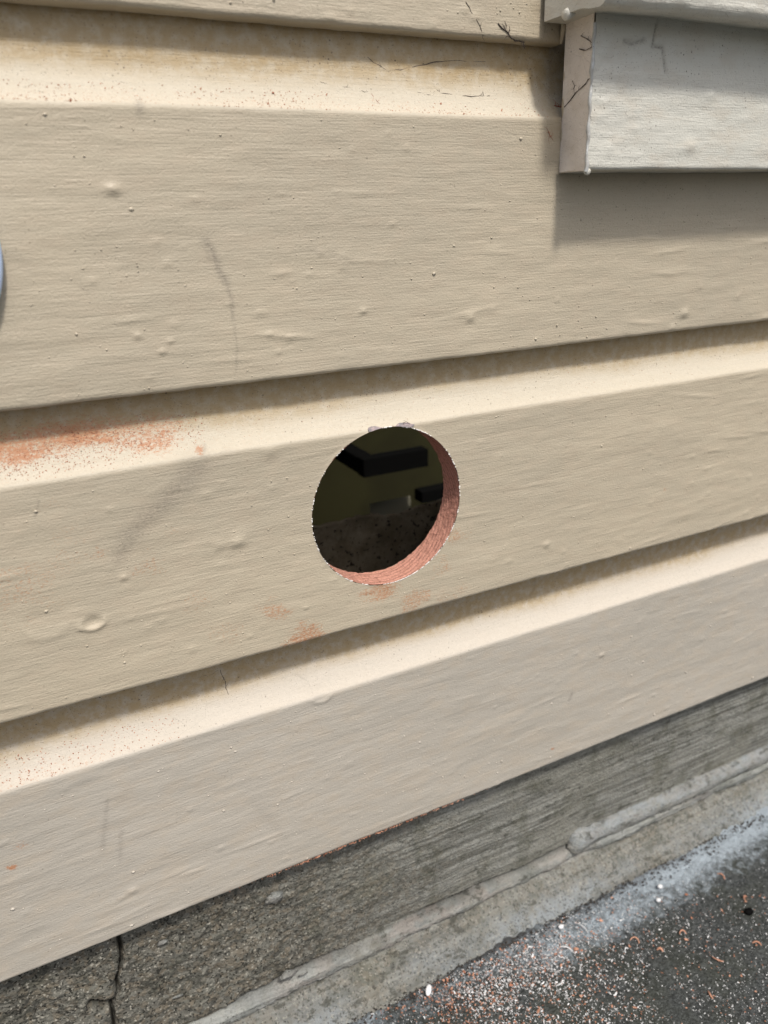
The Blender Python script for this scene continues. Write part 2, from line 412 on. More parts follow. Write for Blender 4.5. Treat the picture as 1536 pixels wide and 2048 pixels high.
attr(me, 'pale', np.clip(pale, 0, 1)); attr(me, 'pink', np.where(isl, np.clip(.8 * sstep(-.2, .4, lipw), 0, 1), 0.))
obj('concrete_face', me, CONC, found)
# the thick rounded mortar bead on the right
bx = np.concatenate([np.arange(.187, .62, .0015), np.arange(.64, 1.6, .04)]); th = np.linspace(0, 2 * np.pi, 28, endpoint=False)
X, T = np.meshgrid(bx, th, indexing='ij')
e = np.clip((X - .187) / .006, 0, 1); rad = (.0070 + .0016 * fbm(X * 26, X * 0, 81, 3) + .0022 * np.exp(-((X - .196) / .007) ** 2)) * np.sqrt(1 - (1 - e) ** 2 + 1e-4)
rr = rad * (1 + .22 * fbm(X * 130, np.cos(T) * 4 + T, 83, 4, .65) + .12 * np.sin(3 * T + 1.2))
czb = -.3730 + .0022 * fbm(X * 7, X * 0 + 2, 85, 2)
co = np.stack([X - .002 * (1 - e) + .002 * np.sin(T), .0225 - 1.02 * rr * np.clip(np.cos(T), -1, .80), czb + 1.12 * rr * np.sin(T) - .15 * rr * np.cos(T)], -1)
me = mesh_from('mortar_bead', co.reshape(-1, 3), quads(*X.shape, wrap=True))
one = np.ones(X.size)
attr(me, 'rough', one * .12); attr(me, 'hollow', one * 0); attr(me, 'pale', np.clip(.45 + .5 * np.sin(T) + .4 * fbm(X * 60, T, 88, 3), 0, .8)); attr(me, 'pink', one * .3)
obj('mortar_bead', me, CONC, found)
# loose mortar blobs stuck on the lip and face
def blob_mesh(specs):
    b = Bag()
    for u, v, y, r in specs:
        c_ = at(u, v, y); b.add(*lump2(c_, np.array(r) * [.85, .6, .8], .24))
    me = b.mesh('b'); n = b.n
    for k, val in (('rough', .2), ('hollow', 0), ('pale', .35), ('pink', .4)): attr(me, k, np.full(n, val))
    return me
for spec in ((575, 1950, .017, (.0085, .004, .0042)), (548, 1795, .020, (.0095, .004, .006)), (606, 1948, .016, (.005, .0015, .0012)),
             (325, 1885, .022, (.0042, .0018, .0022)), (355, 1993, .021, (.0050, .0010, .0012)), (855, 1772, .014, (.0030, .001, .001))):
    me = blob_mesh([spec]); me.name = 'mortar_blob'; obj('mortar_blob', me, CONC, found)

# ------------------------------------------------------------------ the weatherboards
wall = thing('weatherboard_wall', 'tan painted wall of wide overlapping boards with a round hole cut through it', 'wall', (.05, 0, -.25))
HR = .0510
def profile(zb, za, f, depth, rab=.0142, step=.001):
    """closed section of a board: list of (y, z, cove amount, is_back)"""
    p = []
    p.append((f + rab, zb + .014, 0)); p.append((f + rab, zb + .0003, 0))
    p.append((f + .008, zb - .0002, 0)); p.append((f + .0035, zb, 0))
    for a in np.linspace(-90, 0, 7)[1:]:
        r = .0026; p.append((f + r + -r * math.cos(math.radians(a)), zb + r + r * math.sin(math.radians(a)), 0))
    for z in np.arange(zb + .0034, za - .0024, step): p.append((f, z, 0))
    # soft arris then a concave cove
    ar = [(0, -.0018), (.00012, -.0010), (.0004, -.0002), (.0009, .0006)]
    for y, z in ar: p.append((f + y, za + z, sstep(-.0018, .0010, z)))
    n = 30
    for t in np.linspace(0, 1, n)[1:]:
        a = t * math.pi / 2
        # arc flattens out of a 50 degree slope into the vertical
        y = .0009 + (depth - .0009) * math.sin(a) ** .86
        z = .0006 + .0265 * (1 - math.cos(a)) ** .62 * .95
        p.append((f + y, za + z, 1))
    p.append((f + depth, za + .034, 1)); p.append((f + depth, za + .0475, 1))
    nf = len(p)
    p.append((f + .0198, za + .0475, 0))
    for z in np.arange(za + .046, zb + .015, -.0020): p.append((f + .0200, z, 0))
    p.append((f + .0200, zb + .014, 0))
    return np.array([(a, b, float(c_)) for a, b, c_ in p]), nf

BUMPS = {1: [(226, 378, .0042, .0016), (275, 672, .0026, .0012), (340, 682, .0022, .0009), (325, 703, .0022, .0013), (727, 622, .0026, .0011), (785, 448, .0024, .0007),
             (812, 296, .003, .0006), (940, 635, .0042, .0016), (1368, 626, .0050, .0020), (1345, 655, .0035, .0014), (540, 668, .0022, .0007), (580, 676, .003, .0006), (558, 703, .0025, .0007),
             (520, 625, .004, .0006), (465, 1000, .001, .0), (1115, 600, .003, .0006), (640, 505, .003, .0006)],
         2: [(247, 1155, .0030, .0012), (475, 1083, .0060, .0018), (540, 903, .006, .0011), (1093, 1089, .0038, .0014), (500, 1273, .0022, .0008), (612, 1215, .0022, .0009), (440, 1090, .005, .0009), (615, 1170, .002, .0004),
             (700, 1200, .002, .0004), (1300, 905, .003, .0005), (247, 1305, .0018, .0006), (1420, 965, .003, .0005)],
         3: [(1203, 1310, .0032, .0016), (265, 1782, .0038, .0012), (990, 1415, .0022, .0008), (1075, 1350, .002, .0006), (380, 1620, .0025, .0007), (890, 1520, .0022, .0006), (1160, 1500, .0022, .0006), (245, 1795, .003, .0006)], 0: [(700, 22, .003, .0006), (930, 20, .004, .0007)]}
RINGS = {2: [(187, 1243, .0062, .0018), (95, 1240, .014, .0006)], 3: [(643, 1390, .0070, .0009)]}
SCUFFS = {1: [([(410, 480), (425, 500), (440, 545), (455, 570)], .0017, .55), ([(410, 480), (425, 520)], .0025, .35), ([(455, 575), (463, 600), (466, 640)], .0010, .5), ([(468, 650), (474, 700), (472, 745)], .0007, .35), ([(278, 205), (280, 225)], .0018, .5),
              ([(620, 500), (700, 520)], .0025, .18), ([(160, 570), (178, 585)], .0008, .3), ([(20, 500), (60, 540)], .003, .12)],
          2: [([(405, 925), (350, 985), (300, 1035), (250, 1080)], .0062, .44), ([(330, 1010), (270, 1070), (235, 1115)], .0042, .40), ([(410, 890), (395, 930)], .0012, .4), ([(455, 905), (300, 1060)], .003, .16), ([(78, 1000), (70, 1035)], .0007, .4)],
          3: [([(215, 1600), (205, 1700)], .0016, .30), ([(243, 1660), (240, 1720)], .0016, .26), ([(270, 1560), (240, 1600)], .004, .12), ([(1145, 1385), (1138, 1400)], .0012, .5), ([(500, 1600), (560, 1660)], .004, .12)], 0: []}
REDS = {1: [(1100, 265, .004, .25), (800, 208, .05, .03)],
        2: [(905, 1075, .009, .33), (885, 1125, .012, .38), (770, 1185, .013, .42), (830, 1195, .012, .34), (900, 1190, .014, .24), (545, 1225, .010, .35), (615, 1275, .014, .42), (600, 1290, .016, .30), (455, 1265, .012, .22), (395, 1205, .010, .22),
            (300, 1130, .010, .26), (200, 1108, .006, .28), (130, 1080, .022, .22), (20, 1180, .022, .24), (400, 900, .0045, .55), (240, 1320, .015, .12), (80, 1180, .02, .18), (345, 1060, .008, .22), (1330, 980, .003, .3)],
        3: [(25, 1735, .003, .6), (1105, 1497, .0025, .55), (45, 1690, .004, .3), (190, 1500, .01, .1)], 0: []}
YFACE = {0: .0035, 1: 0., 2: 0., 3: .006, -1: .0035, -2: .0035}
BO = {-2: (.590, .722), -1: (.4215, .554), 0: (.2560, .3845), 1: (.0868, .2178), 2: (-.0770, .0509), 3: (-.2545, -.1228)}
DEPTH = {0: .0135, 1: .0135, 2: .0135, 3: .0145, -1: .0135, -2: .0135}
SURF = {}
def surf_pt(i, x, z):
    """point on board i's visible surface at height z"""
    P, nf = SURF[i]; k = np.arange(4, nf); return np.array([x, np.interp(z, P[k, 1], P[k, 0]), z])
def hit(i, u, v):
    """surveyed point on board i"""
    y = 0.
    for _ in range(25): q = at(u, v, y); y = .5 * y + .5 * surf_pt(i, q[0], q[2])[1]
    q = at(u, v, y); return np.array([q[0], y, q[2]])

def build_board(i):
    zb, za = BO[i]; f = YFACE[i]
    seen = i >= 0
    x0, x1 = -.30, {0: .1195, 1: .40, 2: .47, 3: .52}.get(i, .3)
    if i == 0: fx_ = grow(-.22, .119, .001, 1.6, 1.6); fx_ = np.append(fx_[fx_ < .119], .1192)
    elif seen: fx_ = grow({1: -.24, 2: -.26, 3: -.29}[i], x1, .001, 1.6, 1.6)
    else: fx_ = np.array([-2.2, -1, -.3, 0, .1192])
    step = .001
    P, nf = profile(zb, za, f, DEPTH[i], .0142 if i != 2 else .0188, step if seen else .02)
    if i == 0:  # only the foot of it is in the frame
        keep = (P[:, 1] < .30) | (np.arange(len(P)) % 6 == 0); keep[nf - 1] = True
        nf = int(keep[:nf].sum()); P = P[keep]
    if i in (0,): pass
    SURF[i] = (P, nf)
    n = len(P)
    X, K = np.meshgrid(fx_, np.arange(n)); Yv = P[K, 0].copy(); Zv = P[K, 1].copy(); cove = P[K, 2].copy()
    front = (K >= 4) & (K < nf)
    flat = front & (cove < .5)
    inside = np.abs(X) < .7
    # uneven timber and paint
    lapw = fbm(X * 9, X * 0 + i * 5.1, 101 + i, 3) * .0006 + fbm(X * 120, X * 0 + i, 121 + i, 2) * .00022
    wgt = sstep(zb + .020, zb + .001, Zv) * (np.arange(n)[K] < nf)
    Zv += lapw * wgt * inside
    arw = fbm(X * 11, X * 0 + i * 3.7, 131 + i, 3) * .0007
    Zv += arw * np.exp(-((Zv - za) / .006) ** 2) * front * inside
    h = .00045 * fbm(X * 14, Zv * 60, 141 + i, 3) + .00010 * fbm(X * 30, Zv * 260, 151 + i, 3) + .00018 * fbm(X * 70, Zv * 110, 161 + i, 3) * (1 - cove * .5)
    for (u, v, r, a) in BUMPS.get(i, []):
        if not seen: break
        q = hit(i, u, v); dd = ((X - q[0]) / (r * 1.15)) ** 2 + ((Zv - q[2]) / (r * .8)) ** 2
        h = h + .62 * a * np.exp(-dd * 2.2) - .15 * a * np.exp(-(((X - q[0]) / r) ** 2 + ((Zv - q[2] + r * 1.1) / (r * .6)) ** 2) * 1.5)
    for (u, v, r, a) in RINGS.get(i, []):
        q = hit(i, u, v); rr_ = np.hypot((X - q[0]) / 1.35, (Zv - q[2])) / r * (1 + .18 * fbm(X * 150, Zv * 150, 171, 2))
        h = h + .6 * a * np.exp(-((rr_ - .72) / .20) ** 2) * (.55 - .45 * np.sign(Zv - q[2]) * sstep(0, r * .5, np.abs(Zv - q[2]))) - .6 * a * np.exp(-(rr_ / .5) ** 2)
    # random small swellings, more toward the foot of the board
    if seen:
        r2 = np.random.default_rng(200 + i)
        for _ in range(90):
            bx_, bz_ = r2.uniform(-.25, .45), zb + (za - zb) * r2.random() ** 1.5; r = r2.uniform(.0009, .0026); a = r2.uniform(.0001, .00045) * (r / .002)
            m = (np.abs(X - bx_) < 4 * r) & (np.abs(Zv - bz_) < 3 * r)
            h[m] += a * np.exp(-(((X[m] - bx_) / (1.3 * r)) ** 2 + ((Zv[m] - bz_) / (.8 * r)) ** 2))
        for _ in range(26):    # short sideways ridges of thick paint
            bx_, bz_ = r2.uniform(-.25, .45), r2.uniform(zb, za); L = r2.uniform(.006, .022); sl_ = r2.uniform(-.15, .15)
            m = (np.abs(X - bx_) < 2.5 * L) & (np.abs(Zv - bz_) < .012)
            h[m] += r2.uniform(.0002, .0005) * np.exp(-((X[m] - bx_) / L) ** 2 - ((Zv[m] - bz_ - sl_ * (X[m] - bx_)) / .0013) ** 2)
    Yv -= h * (front & inside) * sstep(3.5, 7, K)
    # masks
    lapz = za + .0370
    specks = np.clip(cove * (.35 + .65 * sstep(za - .002, za + .02, Zv)), 0, 1)
    tz = (Zv - za) / .036
    cov = cove * np.clip(1.0 - .75 * sstep(.42, .75, tz + .10 * fbm(X * 18, Zv * 60, 181 + i, 3)), 0, 1)
    grime = cove * np.clip(sstep(.22, .62, tz + .16 * fbm(X * 14, Zv * 50, 191 + i, 4)), 0, 1) * .95  # brown dirt deep in the cove, strengthened to paint in the lap's shade
    red = np.zeros(X.shape); scuff = np.zeros(X.shape); crackm = cove * .55
    if seen:
        for (u, v, r, a) in REDS[i]:
            q = hit(i, u, v); rr_ = np.hypot((X - q[0]) / 1.3, Zv - q[2]) / r + .95 * fbm(X * 70, Zv * 130, 201, 4, .65)
            red = np.maximum(red, a * 1.75 * sstep(1.25, .15, rr_))
        for pts, wd, a in SCUFFS[i]:
            pp = [tuple(hit(i, *q)[[0, 2]]) for q in pts]; dd, pr = polydist(X, Zv, pp)
            dd = dd * (1 + .35 * fbm(X * 60, Zv * 60, 211, 3))
            scuff = np.maximum(scuff, a * np.exp(-(dd / wd) ** 2) * (.5 + .5 * sstep(0, .12, np.minimum(pr, 1 - pr) + .06)))
    if i == 2:   # the thick drift of red dust on the cove at the left
        g = sstep(-.098, -.150, X + .02 * fbm(X * 25, Zv * 60, 221, 3)) * sstep(.012, .35, tz + .22 * fbm(X * 30, Zv * 60, 223, 3)) * sstep(.95, .5, tz)
        g = np.maximum(g, .75 * sstep(-.185, -.23, X) * sstep(-.05, .06, tz))
        red = np.maximum(red, g * cove * (.80 + .25 * fbm(X * 60, Zv * 120, 227, 3)))
        red = np.maximum(red, cove * .22 * sstep(.12, -.05, X))
        red = np.maximum(red, .20 * cove * sstep(.35, .6, tz) * sstep(.14, .02, np.abs(X - .02)))
        crackm = crackm * .3
        red = np.maximum(red, .30 * sstep(zb + .006, zb, Zv) * sstep(.10, .04, np.abs(X - .04)) * front)
    if i == 1:
        red = np.maximum(red, cove * .30 * sstep(.50, .05, tz) * sstep(.16, .0, X))
        crackm = cove * sstep(.02, .10, X) + .1 * cove
    if i == 3:
        red = np.maximum(red, cove * .33 * sstep(.5, .05, tz) * sstep(-.12, -.20, X))
        red = np.maximum(red, front * .85 * sstep(zb + .0025, zb - .0003, Zv) * sstep(.125, .07, np.abs(X + .02)))
    # denser specks and hairline cracks under the grey box
    if i == 1:
        under = sstep(.105, .13, X + .006 * fbm(X * 40, Zv * 40, 231, 3)) * sstep(.142, .158, Zv + .006 * fbm(X * 30, Zv * 40, 233, 3)) * flat
        specks = np.maximum(specks, under * .8); crackm = np.maximum(crackm, under * .5)
        cor = np.exp(-(((X - .1195) / .012) ** 2)) * sstep(.19, .225, Zv)  # corner beside the box: its occlusion shade put into the colour
        grime = np.maximum(grime, cor * .6); scuff = np.maximum(scuff, .35 * np.exp(-(((X - .1195) / .004) ** 2)) * sstep(.20, .235, Zv))
    if i == 0:
        specks = np.maximum(specks, .8 * sstep(.03, .11, X) * flat); crackm = np.maximum(crackm, sstep(.05, .10, X) * .9 * front); grime = np.maximum(grime, .35 * sstep(.085, .115, X))  # top board darkens toward the sill, whose shadow is painted in
    co = np.stack([X, Yv, Zv], -1).reshape(-1, 3)
    F = quads(*X.shape)
    if i == 2:
        cut = np.hypot(co[:, 0], co[:, 2]) < HR - .0001
        k = (np.arange(len(co)) // len(fx_))
        region = np.ones(len(co), bool)
        rem = cut[F].any(1)
        used = np.unique(F[rem].ravel()); snap = used[~cut[used]]
        th_ = np.arctan2(co[snap, 2], co[snap, 0])
        ok = np.abs(np.hypot(co[snap, 0], co[snap, 2]) - HR) < .0035
        snap = snap[ok]; th_ = th_[ok]
        # the paint broke a little unevenly along the rim
        rr_ = HR + .00012 + .0004 * np.abs(vnoise(th_ * 38, th_ * 0, 5)) * (vnoise(th_ * 7, th_ * 0, 6) > 0)
        isf = k[snap] < nf
        co[snap, 0] = rr_ * np.cos(th_); co[snap, 2] = rr_ * np.sin(th_)
        yy = np.interp(co[snap, 2], P[4:nf, 1], P[4:nf, 0]); co[snap, 1] = np.where(isf, yy, f + .0200)
        F = F[~rem]
        # drop loose vertices
        u_, inv = np.unique(F.ravel(), return_inverse=True); F = inv.reshape(-1, 4)
        co = co[u_]
        pick = lambda a: a.ravel()[u_]
    else: pick = lambda a: a.ravel()
    me = mesh_from('board', co, F)
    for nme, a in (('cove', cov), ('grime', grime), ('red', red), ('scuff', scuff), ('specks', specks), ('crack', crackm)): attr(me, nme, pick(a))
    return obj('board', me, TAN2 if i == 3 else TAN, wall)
board = {i: build_board(i) for i in (-2, -1, 0, 1, 2, 3)}

# sawn edge of the hole: a sub-part of the board it is cut through
nth, ny = 360, 30
th = np.linspace(0, 2 * np.pi, nth, endpoint=False)
P2, nf2 = SURF[2]
yfr = np.interp(HR * np.sin(th), P2[4:nf2, 1], P2[4:nf2, 0]) + .0001
T, Q = np.meshgrid(th, np.linspace(0, 1, ny))
yb = .0200 + .0007 * fbm(th * 30, th * 0, 7, 3)
Yc = yfr[None] * (1 - Q) + yb[None] * Q
R = HR - .00005 + .00022 * fbm(T * 3, Yc * 900 + np.sin(T) * 6, 11, 3) * sstep(0, .1, Q) + .00035 * fbm(T * 25, Yc * 300, 12, 3) * sstep(0, .15, Q)
me = mesh_from('cut_edge', np.stack([R * np.cos(T), Yc, R * np.sin(T)], -1).reshape(-1, 3), quads(ny, nth, True)[:, ::-1])
obj('cut_edge', me, CEDAR, board[2])['label'] = 'sawn reddish cedar edge inside the round hole'
# broken primer crumbs round the rim
b = Bag()
for a in np.radians(np.concatenate([rng.uniform(-75, -20, 130), rng.uniform(120, 232, 90), rng.uniform(232, 300, 190), rng.uniform(55, 125, 170), rng.uniform(-20, 55, 70)])):
    if vnoise(np.array([a * 9.]), np.array([0.]), 77)[0] < -.25: continue
    s = rng.uniform(.00020, .00036) * (1.6 if rng.random() < .05 else 1); r = HR + rng.uniform(-.00005, .0002)
    z = r * math.sin(a); b.add(*lump((r * math.cos(a), np.interp(z, P2[4:nf2, 1], P2[4:nf2, 0]) - .0001, z), (s * rng.uniform(.8, 2), s * .7, s), .3))
obj('rim_crumbs', b.mesh('rim_crumbs', False), PRIMER, board[2], 'stuff')
for u, v, w_, h_ in ((750, 859, .0045, .0013), (807, 852, .0065, .0016)):     # two bare chips in the paint at the top of the hole
    q = hit(2, u, v); n = 14
    a = np.linspace(0, 2 * np.pi, n, endpoint=False); rr_ = 1 + .22 * rng.uniform(-1, 1, n)
    ring = np.stack([q[0] + w_ * rr_ * np.cos(a), a * 0, q[2] + h_ * rr_ * np.sin(a)], -1)
    keep = np.hypot(ring[:, 0], ring[:, 2]); sc_ = np.maximum(1, (HR + .0002) / keep); ring[:, 0] *= sc_; ring[:, 2] *= sc_
    ring[:, 1] = np.interp(ring[:, 2], P2[4:nf2, 1], P2[4:nf2, 0]) - .0006
    cen = ring.mean(0); v_ = np.vstack([ring, [cen], ring + [0, .0012, 0]])
    F = np.array([(k, (k + 1) % n, n) for k in range(n)]); F2 = np.array([(k, (k + 1) % n, n + 1 + (k + 1) % n, n + 1 + k) for k in range(n)])
    me = mesh_from('paint_chip', v_, [F, F2], False); obj('paint_chip', me, BARE, board[2])

# pimples of dried paint: one collected part per board
for i in (0, 1, 2, 3):
    r2 = np.random.default_rng(300 + i); b = Bag(); zb, za = BO[i]
    for _ in range({0: 70, 1: 420, 2: 330, 3: 420}[i]):
        x = r2.uniform(-.25, .12 if i == 0 else .45); z = zb + .003 + (za - zb - .006) * r2.random() ** 1.35
        if i == 2 and math.hypot(x, z) < HR + .003: continue
        if i == 0: z = zb + .004 + .03 * r2.random()
        s = r2.uniform(.00022, .00055) * (2. if r2.random() < .06 else 1)
        q = surf_pt(i, x, z); b.add(*lump(q, (s * r2.uniform(1, 1.6), s * .8, s), .2))
    me = b.mesh('paint_pimples')
    n = b.n
    for nme in ('cove', 'grime', 'red', 'scuff', 'specks', 'crack'): attr(me, nme, np.zeros(n) if nme != 'cove' else np.full(n, .35))
    obj('paint_pimples', me, TAN2 if i == 3 else TAN, board[i], 'stuff')

# ------------------------------------------------------------------ sill and boxed apron, top right
def attrs(me, **k):
    n = len(me.vertices)
    for nme in ('cove', 'grime', 'red', 'scuff', 'specks', 'crack'): attr(me, nme, np.broadcast_to(k.get(nme, 0.), (n,)).copy())
box = thing('apron_box', 'grey painted box of boards standing proud of the wall below the window sill', 'boxing', (.26, -.013, .19))
BX, BY, BZ = .1165, -.0270, .1890
xs = np.concatenate([np.arange(BX, .36, .0011), np.arange(.38, 1.3, .05)]); zs = np.arange(0, .0800, .0011)
prof = [(-.0004, BZ - .0002), (BY + .006, BZ + .0002), (BY + .0016, BZ), (BY + .0005, BZ + .0005), (BY, BZ + .0018)] + [(BY, BZ + .0018 + z) for z in zs[1:]]
prof = np.array(prof); X, K = np.meshgrid(xs, np.arange(len(prof))); PY, PZ = prof[K, 0], prof[K, 1]
h = .0005 * fbm(X * 16, PZ * 60, 401, 3) + .00025 * fbm(X * 60, PZ * 150, 403, 3) + .00035 * fbm(X * 160, PZ * 300, 405, 2) * sstep(.18, .12, X)
for u, v, r, a in ((1380, 292, .0055, .0016), (1270, 258, .003, .0007), (1420, 190, .004, .0012), (1300, 150, .003, .0006), (1220, 300, .004, .0005)):
    q = at(u, v, BY); h += .55 * a * np.exp(-(((X - q[0]) / r) ** 2 + ((PZ - q[2]) / (r * .6)) ** 2))
# a lifted paint crack with a step
pp = [tuple(at(u, v, BY)[[0, 2]]) for u, v in ((1315, 45), (1305, 92), (1325, 95), (1332, 145))]
dd, _ = polydist(X, PZ, pp); h -= .0010 * np.exp(-(dd / .0010) ** 2); crk1 = np.exp(-(dd / .0007) ** 2)
pp = [tuple(at(u, v, BY)[[0, 2]]) for u, v in ((1250, 82), (1265, 88), (1288, 80))]
dd, _ = polydist(X, PZ, pp); h -= .0010 * np.exp(-(dd / .0013) ** 2); crk1 = np.maximum(crk1, .8 * np.exp(-(dd / .001) ** 2))
ed = sstep(3, 8, K); PY = PY - h * ed; PZ = PZ + .0004 * fbm(X * 60, X * 0, 407, 3) * (K < 8)
me = mesh_from('front_board', np.stack([X, PY, PZ], -1).reshape(-1, 3), quads(*X.shape)); n = len(me.vertices)
attrs(me, specks=.75, crack=.15, scuff=np.clip(crk1 * .8, 0, 1).ravel(), cove=.1)
obj('front_board', me, GREY, box)
ys = np.linspace(-.0265, -.0003, 26); zs = np.arange(.1886, .2650, .001)
Yg, Zg = np.meshgrid(ys, zs); Xg = BX - .0008 + (Yg - BY) * .115 + .0003 * fbm(Yg * 200, Zg * 60, 411, 3)
Xg -= .0004 * fbm(Yg * 60, Zg * 20, 413, 2)
me = mesh_from('side_board', np.stack([Xg, Yg, Zg], -1).reshape(-1, 3), quads(*Xg.shape)[:, ::-1])
attrs(me, specks=.55, crack=.6); obj('side_board', me, PINKISH, box)['label'] = 'pinkish side return of the box'
me = mesh_from('caulk_bead', *tube([(BX - .0004 + .0003 * math.sin(k * .9), BY + .0002 + .0002 * math.cos(k * 1.7), .1880 + k * .0019) for k in range(39)],
               [.0006 + .0006 * abs(math.sin(k * .37 + 1)) * rng.uniform(.6, 1.1) for k in range(39)], 8)); obj('caulk_bead', me, CAULK, box)
vv, ff = lump2((0, 0, 0), (.0026, .0014, .0020), .10); vv[:, 0] *= 1 - 90 * np.minimum(vv[:, 2], 0) * -1; me = mesh_from('paint_drip', vv + [BX + .0016, BY + .0014, .1882], ff); attrs(me); obj('paint_drip', me, GREY, box)
pts = [(BX + .0042 - .0012 * math.sin(math.pi * t), -.0009, .1885 + .0725 * t) for t in np.linspace(0, 1, 30)]
me = mesh_from('corner_filler', *tube(pts, [.0013 + .0004 * math.sin(k) for k in range(30)], 8)); attrs(me, specks=.5, grime=.25); obj('corner_filler', me, TAN, box)
# soft caulked end of the upper board
me = mesh_from('filler_fillet', *tube([(.1185, .0035, .2558), (.1180, .0012, .262), (.1182, .0010, .275), (.1182, .0010, .30)], [.0008, .0016, .0016, .0016], 10)); attrs(me, specks=.8, grime=.5); obj('filler_fillet', me, TAN, box)

sill = thing('window_sill', 'thick pale grey window sill with rounded lower edge above the grey box', 'window sill', (.2, -.025, .262))
SY, SZ = -.0505, .2625
prof = [(-.0006, SZ + .0022), (-.020, SZ + .0022), (-.030, SZ + .0022), (-.034, SZ + .0016), (-.037, SZ + .0008)]
for a in np.linspace(0, 100, 12): prof.append((SY + .006 - .006 * math.sin(math.radians(a)), SZ + .006 - .006 * math.cos(math.radians(a))))
prof += [(SY, SZ + z) for z in np.linspace(.008, .034, 18)] + [(SY + .002, SZ + .037), (SY + .006, SZ + .039), (-.0006, SZ + .046)]
prof = np.array(prof)
xs = np.concatenate([[.1030], np.arange(.1038, .33, .0012), np.arange(.34, 1.3, .05)]); X, K = np.meshgrid(xs, np.arange(len(prof)))
PY = prof[K, 0] - (.0008 * fbm(X * 50, prof[K, 1] * 150, 421, 3) + .0009 * fbm(X * 12, prof[K, 1] * 30, 423, 2)) * (K > 4) * (K < len(prof) - 3)
PZ = prof[K, 1] + .0008 * fbm(X * 30, X * 0, 425, 3) * (K < 18)
me = mesh_from('sill_board', np.stack([X, PY, PZ], -1).reshape(-1, 3), quads(*X.shape)); attrs(me, specks=.6, crack=.5, grime=.05); obj('sill_board', me, GREY, sill)
cap = np.vstack([np.stack([np.full(len(prof), .1030), prof[:, 0], prof[:, 1]], -1), [(.1025, -.025, SZ + .02)]])
F = np.array([(k, len(prof), (k + 1) % len(prof)) for k in range(len(prof))])
me = mesh_from('end_grain', cap, F, False); attrs(me, specks=.6); obj('end_grain', me, GREY, sill)
me = mesh_from('paint_drip', *lump2((.1045, -.019, SZ + .0020), (.0030, .0040, .0032), .14)); attrs(me, specks=.4); obj('paint_drip', me, GREY, sill)
me = mesh_from('sill_lip', *tube([(x, SY + .0002 + .0003 * math.sin(x * 300), SZ + .0108 + .0006 * math.sin(x * 90)) for x in np.arange(.1045, .4, .004)], .0007, 6)); obj('sill_lip', me, CAULK, sill)

# ------------------------------------------------------------------ what shows through the hole
cav = thing('cavity_stub_wall', 'rough brown mortar stub wall with a ragged top edge, seen inside the hole', 'wall', (.1, .16, -.3))
xs = np.arange(-.25, .6, .003); ztop = -.0645 + .0016 * fbm(xs * 40, xs * 0, 501, 4) + .0015 * fbm(xs * 200, xs * 0, 503, 2) - .004 * np.exp(-((xs - .085) / .02) ** 2)
pr = [(.150, 0.), (.149, -.002)] + [(.150 - .0, -.004 - .004 * k) for k in range(60)]
K = np.arange(len(pr)); X, KK = np.meshgrid(xs, K); pa = np.array(pr)
PYc = pa[KK, 0] - (.003 * fbm(X * 60, KK * .3, 505, 4) + .004 * fbm(X * 12, KK * .08, 506, 2)) * np.clip(KK / 5, 0, 1); PZc = ztop[None] + pa[KK, 1]
top = np.stack([xs, np.full(len(xs), .20), ztop - .060], -1)
co = np.vstack([top, np.stack([X, PYc, PZc], -1).reshape(-1, 3)])
me = mesh_from('rubble_face', co, quads(len(pr) + 1, len(xs))); obj('rubble_face', me, MORTAR, cav)
def boxmesh(name, a, b_):
    a, b_ = np.array(a, float), np.array(b_, float)
    v = np.array([(x, y, z) for x in (a[0], b_[0]) for y in (a[1], b_[1]) for z in (a[2], b_[2])])
    return mesh_from(name, v, np.array([(0, 1, 3, 2), (4, 6, 7, 5), (0, 4, 5, 1), (2, 3, 7, 6), (0, 2, 6, 4), (1, 5, 7, 3)]), False)
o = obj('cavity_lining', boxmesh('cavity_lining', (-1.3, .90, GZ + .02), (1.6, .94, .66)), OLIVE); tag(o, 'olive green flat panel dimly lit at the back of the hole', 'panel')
o = obj('unseen_ceiling', boxmesh('unseen_ceiling', (-1.3, .0215, .66), (1.6, .94, .70)), TIMBER); tag(o, 'unseen dark ceiling slab, lowered to shut skylight out of the cavity', 'timber')  # ceiling out of view, set low to keep light out of the cavity
# black bent bar: runs along the wall then turns toward the wall face
q1, q2 = at(730, 935, .40), at(852, 912, .40)
br = thing('black_bar', 'black square bar bent into a corner, hanging inside the round hole', 'bar', tuple(q1))
hb = .0110
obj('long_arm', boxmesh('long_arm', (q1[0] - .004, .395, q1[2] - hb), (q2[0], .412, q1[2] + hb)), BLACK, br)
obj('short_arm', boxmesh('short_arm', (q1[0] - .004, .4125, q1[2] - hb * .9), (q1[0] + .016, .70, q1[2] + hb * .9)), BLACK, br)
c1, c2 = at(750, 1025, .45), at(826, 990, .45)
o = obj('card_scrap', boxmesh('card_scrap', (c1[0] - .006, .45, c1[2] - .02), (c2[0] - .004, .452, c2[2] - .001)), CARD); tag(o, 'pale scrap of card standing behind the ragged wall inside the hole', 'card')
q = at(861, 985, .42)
o = obj('dark_block', boxmesh('dark_block', q - [.018, .01, .009], q + [.03, .01, .006]), BLACK); tag(o, 'small black lump at the right inside the hole', 'block')

